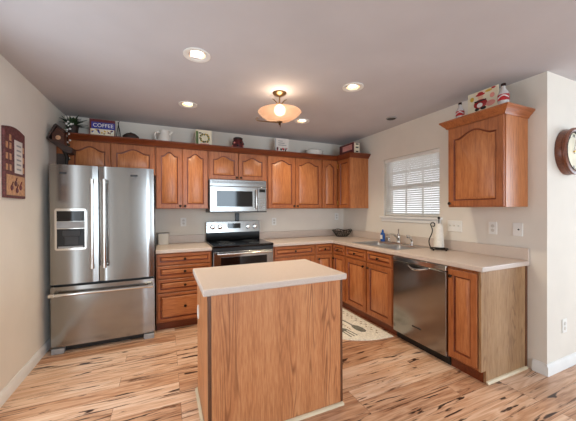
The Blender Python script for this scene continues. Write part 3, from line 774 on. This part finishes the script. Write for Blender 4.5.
# ------------------------------------------------------------------ switches and outlets
GO = 'outlets and switches'
def plate(name, label, loc, rotz, w, n, kind, h=.115):
    t = thing(name, label, 'outlet' if name == 'outlet' else 'switch', loc, GO, rotz)
    mk('cover_plate', MB().box(-w/2, w/2, -.006, 0, -h/2, h/2), WHITEP, t, loc=(0, 0, 0), world=False, bevel=.002)
    for i in range(n):
        x = (i-(n-1)/2)*.046
        if kind == 'toggle':
            mk('toggle', MB().box(x-.005, x+.005, -.016, -.006, -.004, .012), SOCK, t, loc=(0, 0, 0), world=False)
        elif kind == 'duplex':
            for z in (.02, -.02): mk('socket', MB().lathe([(.016, -.006), (.015, -.0085), (.002, -.0085)], (x, 0, z), 14, 'y'), SOCK, t, loc=(0, 0, 0), world=False)
        else:
            mk('jack', MB().lathe([(.007, -.006), (.006, -.012), (.001, -.012)], (x+.008, 0, .0), 10, 'y'), SLOT, t, loc=(0, 0, 0), world=False)
    return t
plate('light_switch', 'white triple switch plate on the right wall beside the window', (W-.0005, -2.025, 1.174), QL, .16, 3, 'toggle')
plate('outlet', 'white outlet under the right wall cabinet', (W-.0005, -2.402, 1.175), QL, .072, 1, 'duplex')
plate('outlet', 'white jack plate near the outer wall corner, above the counter end', (W-.0005, -2.605, 1.174), QL, .075, 1, 'jack')
plate('outlet', 'white outlet on the back wall left of the range', (1.285, -.0005, 1.195), 0, .072, 1, 'duplex')
plate('outlet', 'white outlet on the back wall right of the range', (2.596, -.0005, 1.174), 0, .072, 1, 'duplex')
plate('outlet', 'white outlet in the back corner above the wire basket', (3.74, -.0005, 1.235), 0, .072, 1, 'duplex')
plate('outlet', 'white outlet low on the wall below the clock', (4.147, YC-.0005, .362), 0, .075, 1, 'duplex')
t = thing('outlet', 'small black box on the wall between microwave and range', 'outlet', (2.015, -.001, 1.25), GO)
mk('box', MB().box(1.987, 2.043, -.035, -.001, 1.197, 1.31), BLACK, t, bevel=.004)

# ------------------------------------------------------------------ ceiling lights
def can(x, y, label, lit=True):
    t = thing('recessed_light', label, 'ceiling light', (x, y, CE), 'recessed ceiling lights')
    mk('trim_ring', MB().lathe([(.094, CE-.0005), (.094, CE-.006), (.085, CE-.009), (.062, CE-.004), (.0575, CE-.0005)], (x, y, 0), 30, cap0=False, cap1=False), WHITEP, t)
    mk('reflector', MB().lathe([(.0575, CE-.0004), (.054, CE+.03), (.05, CE+.11), (.01, CE+.115)], (x, y, 0), 26, cap0=False, cap1=True), CANREF, t)
    mk('lamp', MB().lathe([(.02, CE+.11), (.038, CE+.07), (.047, CE+.035), (.044, CE+.018), (.03, CE+.008), (.01, CE+.005)], (x, y, 0), 22), CANLIT, t)
    l = bpy.data.lights.new('can_lamp', 'SPOT'); l.energy = 29; l.color = (1, .85, .62); l.spot_size = radians(135); l.spot_blend = .8; l.shadow_soft_size = .04
    o = bpy.data.objects.new('can_lamp', l); C.objects.link(o); o.location = (x, y, CE-.012)
can(1.273, -1.932, 'lit recessed ceiling light nearest the camera, above the island on the left')
can(1.285, -.919, 'lit recessed ceiling light nearest the tall cabinets left of the range')
can(2.621, -1.947, 'lit recessed ceiling light right of the glass bowl lamp, nearest the camera')
can(2.631, -.902, 'lit recessed ceiling light half hidden just right of the glass bowl lamp')
single('ceiling_vent', MB().lathe([(.062, 0), (.062, -.008), (.05, -.012)], (0, 0, 0), 24, cap1=False, mi=0).lathe([(.05, -.012), (.047, -.006), (.01, -.006)], (0, 0, 0), 24, mi=1, cap0=False), [GREYP, SLOT], (3.578, -1.43, CE-.0003), 'small dark round fixture on the ceiling near the window', 'ceiling fixture')

LX, LY = 2.058, -1.566
t = thing('semi_flush_lamp', 'bronze ceiling lamp with glowing alabaster glass bowl above the kitchen', 'ceiling lamp', (LX, LY, CE))
mk('canopy', MB().lathe([(.066, CE-.0005), (.064, CE-.01), (.05, CE-.022), (.02, CE-.03), (.008, CE-.034)], (LX, LY, 0), 26), BRONZE, t)
mk('stem', MB().tube([(LX, LY, CE-.03), (LX, LY, 2.185)], .007, 10), BRONZE, t)
bowl = [(.014, 2.196), (.06, 2.201), (.11, 2.216), (.155, 2.24), (.185, 2.264), (.199, 2.281), (.203, 2.284), (.205, 2.281), (.19, 2.26), (.158, 2.235), (.112, 2.211), (.06, 2.196), (.014, 2.191)]
mk('bowl_shade', MB().lathe(bowl, (LX, LY, 0), 44, cap0=False, cap1=False), BOWLG, t)
mk('globe', MB().ball((LX-.01, LY-.03, 2.288), .052, 18), BULB, t)
mk('finial', MB().lathe([(.03, 2.19), (.024, 2.183), (.009, 2.178), (.013, 2.168), (.003, 2.158)], (LX, LY, 0), 16), BRONZE, t)
for k in range(2):
    a = radians(156 if k == 0 else 66)
    pts = [(LX+r*cos(a), LY+r*sin(a), z) for r, z in ((.02, 2.186), (.08, 2.189), (.14, 2.196), (.185, 2.199), (.215, 2.206), (.225, 2.222), (.212, 2.232), (.202, 2.222))]
    mk('arm', MB().tube(pts, [.007, .0065, .006, .0055, .005, .005, .005, .006], 8), BRONZE, t)
for k in range(2):
    a = radians(-10+170*k); mk('scroll', MB().tube([(LX+r*cos(a), LY+r*sin(a), z) for r, z in ((.006, 2.345), (.02, 2.36), (.045, 2.392), (.068, 2.406))], [.006, .006, .005, .004], 8), BRONZE, t)
l = bpy.data.lights.new('bowl_lamp', 'POINT'); l.energy = 3.2; l.color = (1, .78, .56); l.shadow_soft_size = .05
o = bpy.data.objects.new('bowl_lamp', l); C.objects.link(o); o.location = (LX-.01, LY-.03, 2.335)

# ------------------------------------------------------------------ wall decor
t = thing('wall_plaque', 'maroon and tan wooden kitchen plaque on the left wall', 'wall plaque', (.002, -1.24, 1.7))
a0, a1, z0, z1 = -1.398, -1.082, 1.452, 1.972
pr = [(a0, z0), (a1, z0), (a1, z1-.01)] + [(a1+(a0-a1)*i/10, z1-.01+.025*sin(pi*i/10)) for i in range(1, 10)] + [(a0, z1-.01)]
mk('board', MB().prism(pr, .002, .02, 'yz'), MAROON, t, bevel=.003)
mk('lower_panel', MB().box(.0202, .0225, a0+.02, a1-.02, z0+.02, z0+.17), TANP, t)
mk('paper_panel', MB().box(.0202, .0235, a0+.14, a1-.055, z0+.19, z1-.08), PAPER, t)
b = MB()
for i in range(6): b.box(.0236, .0245, a0+.165, a1-.08, z0+.215+i*.036, z0+.228+i*.036)
mk('lettering', b, GREYP, t)
b = MB()
for (y, z) in ((a0+.03, z0+.22), (a0+.03, z0+.3), (a0+.03, z0+.38), (a0+.08, z0+.22), (a0+.08, z0+.3), (a0+.08, z0+.38), (a0+.08, z0+.44), (a1-.035, z0+.22), (a1-.035, z0+.3), (a1-.035, z0+.38)): mk('painted_check', MB().box(.0202, .022, y-.015, y+.012, z-.02, z+.025), TANP, t)
b = MB()
for (y, z) in ((a0+.09, z0+.075), (a0+.15, z0+.11), (a0+.17, z0+.06), (a0+.225, z0+.085)): b.lathe([(.022, .0228), (.018, .026), (.004, .027)], (0, y, z), 12, 'x'); b.tube([(.024, y, z+.02), (.024, y+.015, z+.045)], .004, 6)
mk('painted_fruit', b, DKRED, t)

CXk, CZk, CR, YD = 4.176, 1.83, .193, YC-.068
t = thing('wall_clock', 'round dark wood wall clock with cream face on the right wall', 'clock', (CXk, YC, CZk))
mk('case', MB().lathe([(CR-.004, YC-.001), (CR, YC-.012), (CR-.006, YC-.045), (CR+.002, YD+.012), (CR, YD), (CR-.016, YD-.006), (CR-.03, YD-.002), (CR-.034, YD+.02), (.02, YD+.02)], (CXk, 0, CZk), 48, 'y'), CLOCKW, t)
mk('clock_face', MB().lathe([(CR-.035, YD+.0195), (CR-.036, YD+.0185), (.01, YD+.0185)], (CXk, 0, CZk), 40, 'y'), GLASSB, t)
mk('bezel', MB().lathe([(CR-.03, YD-.0015), (CR-.032, YD-.006), (CR-.038, YD+.004), (CR-.039, YD+.0182)], (CXk, 0, CZk), 40, 'y', cap0=False, cap1=False), IRON, t)
for i, s in enumerate(('XII', 'I', 'II', 'III', 'IV', 'V', 'VI', 'VII', 'VIII', 'IX', 'X', 'XI')):
    a = radians(90-30*i)
    text_mesh('numeral', s, .034, BLACK, t, Matrix.Translation((.128*cos(a), YD+.0175-YC, .128*sin(a))) @ UPRIGHT @ Matrix.Rotation(a-pi/2, 4, 'Z'))
mk('hand', MB().prism([(CXk-.004, CZk-.02), (CXk+.004, CZk-.02), (CXk+.07, CZk+.05), (CXk+.064, CZk+.056)], YD+.012, YD+.0135, 'xz'), BLACK, t)
mk('hand', MB().prism([(CXk-.02, CZk-.003), (CXk-.02, CZk+.004), (CXk+.02, CZk+.105), (CXk+.027, CZk+.102)], YD+.0095, YD+.011, 'xz'), BLACK, t)
mk('center_cap', MB().lathe([(.008, YD+.0185), (.008, YD+.007), (.002, YD+.006)], (CXk, 0, CZk), 12, 'y'), BRASS, t)

# ------------------------------------------------------------------ things on top of the cabinets and the fridge
TZ = UZ1+.0005; TY = -.2
# spiky plant with a trailing berry strand
PXp, PYp = .115, -.2
t = thing('potted_plant', 'spiky dark green plant with trailing white-berry strand above the refrigerator', 'plant', (PXp, PYp, TZ))
mk('pot', MB().lathe([(.045, TZ), (.06, TZ+.14), (.064, TZ+.15), (.054, TZ+.15), (.04, TZ+.13)], (PXp, PYp, 0), 18), RUSTIC, t)
b = MB(); rng = random.Random(3)
for k in range(44):
    a = rng.uniform(0, 2*pi); el = rng.uniform(.15, 1.35); ln = rng.uniform(.15, .2)
    base = Vector((PXp, PYp, TZ+.14)); d = Vector((cos(a)*cos(el), sin(a)*cos(el)*.7, sin(el))); s = d.cross(Vector((0, 0, 1))).normalized()
    rs = []
    for u, wd in ((0, .010), (.35, .018), (.7, .013), (1, .0015)):
        p = base+d*ln*u+Vector((0, 0, -.05*u*u)); nrm = s.cross(d)
        rs.append([p+s*wd, p+nrm*.0025, p-s*wd, p-nrm*.0025])
    if min(min(q.x for q in r) for r in rs) < .012: continue
    b.rings(rs)
mk('leaves', b, LEAF, t)
b = MB(); pts = [(PXp+.02, PYp-.05, TZ+.155), (PXp+.015, PYp-.12, TZ+.15), (PXp+.012, -.39, TZ+.09), (PXp+.01, -.412, TZ-.02), (PXp+.012, -.40, TZ-.14), (PXp+.01, -.40, TZ-.26)]
b.tube(pts, .004, 6, mi=0)
for k in range(46):
    u = k/45*(len(pts)-1); i = min(int(u), len(pts)-2); p = Vector(pts[i]).lerp(Vector(pts[i+1]), u-i)
    q = p+Vector((rng.uniform(-.025, .025), rng.uniform(-.02, .0), rng.uniform(-.01, .01))); b.ball(q, rng.uniform(.008, .012), 7, mi=1 if k % 2 else 2)
mk('berry_strand', b, [IRON, WHITEI, LEAF], t)
# rustic ornament on the fridge
OX, OY, OZ = .105, -.53, 1.7655
t = thing('rustic_ornament', 'dark rustic wooden birdhouse-like ornament with sloping roof on the refrigerator', 'ornament', (OX, OY, OZ))
mk('post', MB().box(OX-.03, OX+.05, OY-.03, OY+.03, OZ+.0, OZ+.16), RUSTIC, t, bevel=.004)
mk('ledge', MB().prism([(OX-.098, OZ+.29), (OX-.09, OZ+.305), (OX+.11, OZ+.215), (OX+.105, OZ+.165), (OX+.06, OZ+.16)], OY-.06, OY+.06, 'xz'), RUSTIC, t, bevel=.004)
mk('house', MB().prism([(OX-.06, OZ+.27), (OX+.035, OZ+.235), (OX+.035, OZ+.37), (OX-.015, OZ+.42), (OX-.06, OZ+.35)], OY-.045, OY+.045, 'xz'), DARKW, t)
mk('roof', MB().prism([(OX-.1, OZ+.295), (OX-.09, OZ+.285), (OX-.022, OZ+.425), (OX+.042, OZ+.375), (OX+.048, OZ+.39), (OX-.022, OZ+.45), (OX-.04, OZ+.435)], OY-.065, OY+.065, 'xz'), RUSTIC, t, bevel=.003)
mk('entrance', MB().lathe([(.022, OY-.0455), (.02, OY-.048), (.003, OY-.048)], (OX-.01, 0, OZ+.315), 14, 'y'), TANP, t)
mk('branch', MB().tube([(OX+.03, OY-.04, OZ+.2), (OX+.06, OY-.05, OZ+.12), (OX+.05, OY-.045, OZ+.0135)], [.014, .018, .013], 8), IRON, t)
# coffee sign
def tile(name, label, cat, x0, x1, z1, yb, lean=.02, group=None, th=.014):
    t = thing(name, label, cat, ((x0+x1)/2, yb, TZ), group)
    return t
x0, x1, z1 = .285, .535, 2.395; yb = -.24
t = thing('sign', 'dark red sign with blue and white lettering above the refrigerator', 'sign', ((x0+x1)/2, yb, TZ))
mk('board', MB().box(x0, x1, yb-.008, yb+.008, TZ, z1), DKRED, t, bevel=.002)
mk('blue_band', MB().box(x0+.02, x1-.004, yb-.0105, yb-.0083, TZ+.135, TZ+.21), BLUE, t)
mk('picture', MB().box(x0+.01, x1-.01, yb-.0105, yb-.0083, TZ+.012, TZ+.133), GLASSB, t)
text_mesh('lettering', 'COFFEE', .058, WHITEI, t, Matrix.Translation((.008, -.0115, .1725)) @ UPRIGHT)
b = MB(); rng = random.Random(5)
for k in range(22):
    x, z = rng.uniform(x0+.025, x1-.025), rng.uniform(TZ+.08, TZ+.122); b.lathe([(rng.uniform(.006, .013), yb-.0106), (.003, yb-.0125)], (x, 0, z), 9, 'y', mi=k % 4)
mk('printed_motifs', b, [GOLD, DKRED, BLUE, WHITEI], t)
# wire easel
b = MB(); xe = .562
b.tube([(xe-.03, -.23, TZ+.003), (xe-.01, -.22, TZ+.14), (xe+.005, -.22, TZ+.24), (xe+.012, -.22, TZ+.25)], .004, 6).tube([(xe+.035, -.23, TZ+.003), (xe+.015, -.22, TZ+.14), (xe-.004, -.22, TZ+.24)], .004, 6)
b.tube([(xe+.003, -.215, TZ+.22), (xe+.0, -.14, TZ+.003)], .004, 6).tube([(xe-.022, -.225, TZ+.07), (xe+.026, -.225, TZ+.07)], .004, 6)
o = mk('wire_stand', b, IRON, None, loc=(0, 0, 0)); tag(o, 'thin black wire stand beside the coffee sign', 'stand')
# dark loaf-shaped dish
single('covered_dish', MB().lathe([(.075, 0), (.083, .05), (.088, .085), (.066, .105), (.045, .12), (.02, .128), (.004, .135)], (0, 0, 0), 24, sy=.7), RUSTIC, (.69, -.22, TZ), 'dark brown domed dish on the cabinet over the refrigerator', 'dish')
# pitcher
t = thing('pitcher', 'white ceramic pitcher with curled handle on the tall cabinet left of the microwave', 'pitcher', (1.05, -.22, TZ))
px = 1.06
mk('body', MB().lathe([(.05, TZ), (.075, TZ+.04), (.08, TZ+.09), (.06, TZ+.14), (.055, TZ+.165), (.064, TZ+.19), (.058, TZ+.19), (.045, TZ+.16)], (px, -.22, 0), 24), CERAM, t)
mk('handle', MB().tube([(px-.07, -.22, TZ+.06), (px-.105, -.22, TZ+.09), (px-.115, -.22, TZ+.14), (px-.09, -.22, TZ+.18), (px-.055, -.22, TZ+.165)], .009, 8), CERAM, t)
mk('spout', MB().tube([(px+.05, -.22, TZ+.15), (px+.085, -.22, TZ+.19)], [.022, .012], 10), CERAM, t)
# wreath picture
x0, x1, z1 = 1.425, 1.63, 2.405; yb = -.22
t = thing('picture', 'small cream picture with green wreath on the tall cabinet left of the microwave', 'picture', ((x0+x1)/2, yb, TZ), 'pictures on the cabinets')
mk('board', MB().box(x0, x1, yb-.007, yb+.007, TZ, z1), GLASSB, t, bevel=.002)
b = MB(); rng = random.Random(9)
for k in range(34):
    a = 2*pi*k/34; b.lathe([(rng.uniform(.008, .014), yb-.0073), (.004, yb-.0095)], ((x0+x1)/2+.015+.055*cos(a)+rng.uniform(-.006, .006), 0, TZ+.15+.05*sin(a)+rng.uniform(-.006, .006)), 8, 'y', mi=k % 3)
b.box(x0+.005, x0+.035, yb-.0095, yb-.0073, TZ+.02, z1-.02, mi=3); b.box(x0+.04, x0+.075, yb-.0095, yb-.0073, z1-.05, z1-.035, mi=4)
b.box(x0+.06, x1-.03, yb-.0095, yb-.0073, TZ+.06, TZ+.08, mi=5)
mk('printed_wreath', b, [GREENP, GOLD, RUSTIC, GREENP, BLACK, PINK], t)
# dark berry jar
t = thing('jar', 'small dark red checkered jar above the microwave', 'jar', (1.985, -.22, TZ))
mk('body', MB().lathe([(.06, TZ), (.074, TZ+.02), (.074, TZ+.14), (.06, TZ+.165)], (1.985, -.22, 0), 20), DKRED, t, bevel=.0)
mk('lid', MB().lathe([(.062, TZ+.1655), (.064, TZ+.19), (.05, TZ+.2), (.005, TZ+.203)], (1.985, -.22, 0), 20), RUSTIC, t)
b = MB()
for i in range(10):
    for j in range(3):
        if (i+j) % 2: continue
        a = 2*pi*i/10; x, y = 1.985+.0745*cos(a), -.22+.0745*sin(a); b.ball((x, y, TZ+.04+j*.04), .014, 8, mi=(i//2+j) % 2)
mk('dots', b, [BLACK, PINK], t)
# white poppy picture
x0, x1, z1 = 2.53, 2.75, 2.405; yb = -.22
t = thing('picture', 'small pale picture with red flowers on the tall cabinet right of the microwave', 'picture', ((x0+x1)/2, yb, TZ), 'pictures on the cabinets')
mk('board', MB().box(x0, x1, yb-.009, yb+.009, TZ, z1), PAPER, t, bevel=.003)
b = MB(); rng = random.Random(12)
for k in range(14):
    b.lathe([(rng.uniform(.008, .016), yb-.0093), (.005, yb-.0115)], (rng.uniform(x0+.03, x1-.03), 0, TZ+rng.uniform(.08, .115)), 9, 'y', mi=k % 3)
for k in range(3): b.box(x0+.05, x1-.04-.03*k, yb-.0105, yb-.0093, TZ+.15+.03*k, TZ+.16+.03*k, mi=3)
b.box(x0+.004, x0+.014, yb-.0105, yb-.0093, TZ, z1-.01, mi=3)
mk('printed_flowers', b, [RED, RUSTIC, DKRED, GREYP], t)
# white casserole
t = thing('casserole_dish', 'low white oval dish near the corner on top of the cabinets', 'dish', (3.2, -.2, TZ))
mk('dish', MB().lathe([(.10, TZ), (.13, TZ+.05), (.145, TZ+.115), (.15, TZ+.12), (.14, TZ+.12), (.12, TZ+.06)], (3.2, -.2, 0), 28, sy=.7), CERAM, t)
mk('lid', MB().lathe([(.138, TZ+.1203), (.11, TZ+.14), (.05, TZ+.15), (.01, TZ+.152)], (3.2, -.2, 0), 28, sy=.7), CERAM, t)
# box on corner cabinet
t = thing('storage_box', 'dark plum box with pale end panel on the corner cabinet by the window', 'box', (3.66, -.44, TZ))
mk('box', MB().box(3.62, 3.74, -.628, -.27, TZ, 2.36), DKRED, t, bevel=.004)
mk('end_label', MB().box(3.635, 3.732, -.632, -.6285, TZ+.01, 2.35), GLASSB, t)
mk('side_label', MB().box(3.6165, 3.6195, -.6, -.36, TZ+.1, 2.33), PINK, t)
b = MB()
for z in (TZ+.06, TZ+.12, TZ+.17): b.box(3.66, 3.71, -.6345, -.6322, z, z+.02)
mk('end_print', b, SLOT, t)

# on the right wall cabinet
XR = 3.66
def cola(y, s, label, x=XR):
    z = TZ; t = thing('soda_bottle', label, 'bottle', (x, y, z), 'soda bottles on the right cabinet')
    def P(l): return [(r*s, z+h*s) for r, h in l]
    mk('bottle', MB().lathe(P([(.028, 0), (.033, .012), (.033, .06), (.03, .075), (.033, .085), (.033, .13), (.03, .142), (.013, .172), (.012, .19)]), (x, y, 0), 20), COLA if s < 1.05 else CLEARP, t)
    mk('label_band', MB().lathe(P([(.0338, .088), (.0338, .10), (.0338, .12), (.0338, .13)]), (x, y, 0), 20, cap0=False, cap1=False), RED, t)
    pts = [(x+(.0345*s)*cos(a), y+(.0345*s)*sin(a), z+(.11+.010*sin(a*2.2))*s) for a in [radians(150+i*10) for i in range(12)]]
    mk('label_script', MB().tube(pts, .0035*s, 6), WHITEI, t)
    mk('cap', MB().lathe(P([(.0145, .19), (.0145, .208), (.004, .21)]), (x, y, 0), 14), COLA, t)
cola(-2.235, 1.08, 'smaller soda bottle with red label left of the tin sign')
cola(-2.61, 1.22, 'larger soda bottle with red label at the right end of the cabinet top')
t = thing('sign', 'cream tin sign with a figure in red, leaning between two soda bottles', 'sign', (3.70, -2.42, TZ))
y0, y1, z1 = -2.555, -2.29, 2.43
mk('board', MB().prism([(y0, TZ), (y1, TZ), (y1, z1), (y0, z1)], 3.69, 3.70, 'yz'), GLASSB, t, bevel=.002)
ZF = lambda z: TZ+.1+(z-TZ)*.72
def disc(b, y, z, ry, rz, mi, d=.0):
    z = ZF(z); rz *= .72
    b.rings([[(xx-d, y+ry*s_*cos(2*pi*i/16), z+rz*s_*sin(2*pi*i/16)) for i in range(16)] for xx, s_ in ((3.6897, 1), (3.688, .95), (3.6878, .05))], mi)
b = MB(); yc = -2.405
disc(b, yc, TZ+.085, .06, .06, 0); disc(b, yc, TZ+.17, .024, .03, 1, .001); disc(b, yc, TZ+.2, .042, .016, 0, .002); disc(b, yc, TZ+.215, .025, .018, 0, .003)
b.box(3.684, 3.6896, yc-.05, yc+.05, ZF(TZ+.115), ZF(TZ+.13), 2); disc(b, yc+.03, TZ+.025, .02, .02, 2, .001); disc(b, yc-.025, TZ+.025, .025, .02, 2, .001); disc(b, yc+.005, TZ+.07, .025, .03, 3, .002)
disc(b, yc-.085, TZ+.06, .04, .035, 4); disc(b, yc-.1, TZ+.15, .02, .03, 4); disc(b, yc-.07, TZ+.22, .03, .015, 5); disc(b, yc-.11, TZ+.235, .018, .012, 0); disc(b, yc+.075, TZ+.17, .018, .03, 5)
mk('printed_figure', b, [RED, SKIN, BLACK, WHITEI, PINK, GOLD], t)
single('wooden_block', MB().box(-.012, .012, -.018, .018, 0, .215), BLACK, (3.72, -2.585, TZ), 'slim black upright block between the tin sign and the larger soda bottle', 'block', bevel=.003)
t = thing('figurine', 'tiny red figurine between the smaller soda bottle and the tin sign', 'figurine', (3.65, -2.29, TZ))
mk('body', MB().lathe([(.02, TZ), (.024, TZ+.03), (.014, TZ+.055), (.012, TZ+.06)], (3.65, -2.285, 0), 14), RED, t)
mk('head', MB().ball((3.65, -2.285, TZ+.077), .018, 12), SKIN, t)
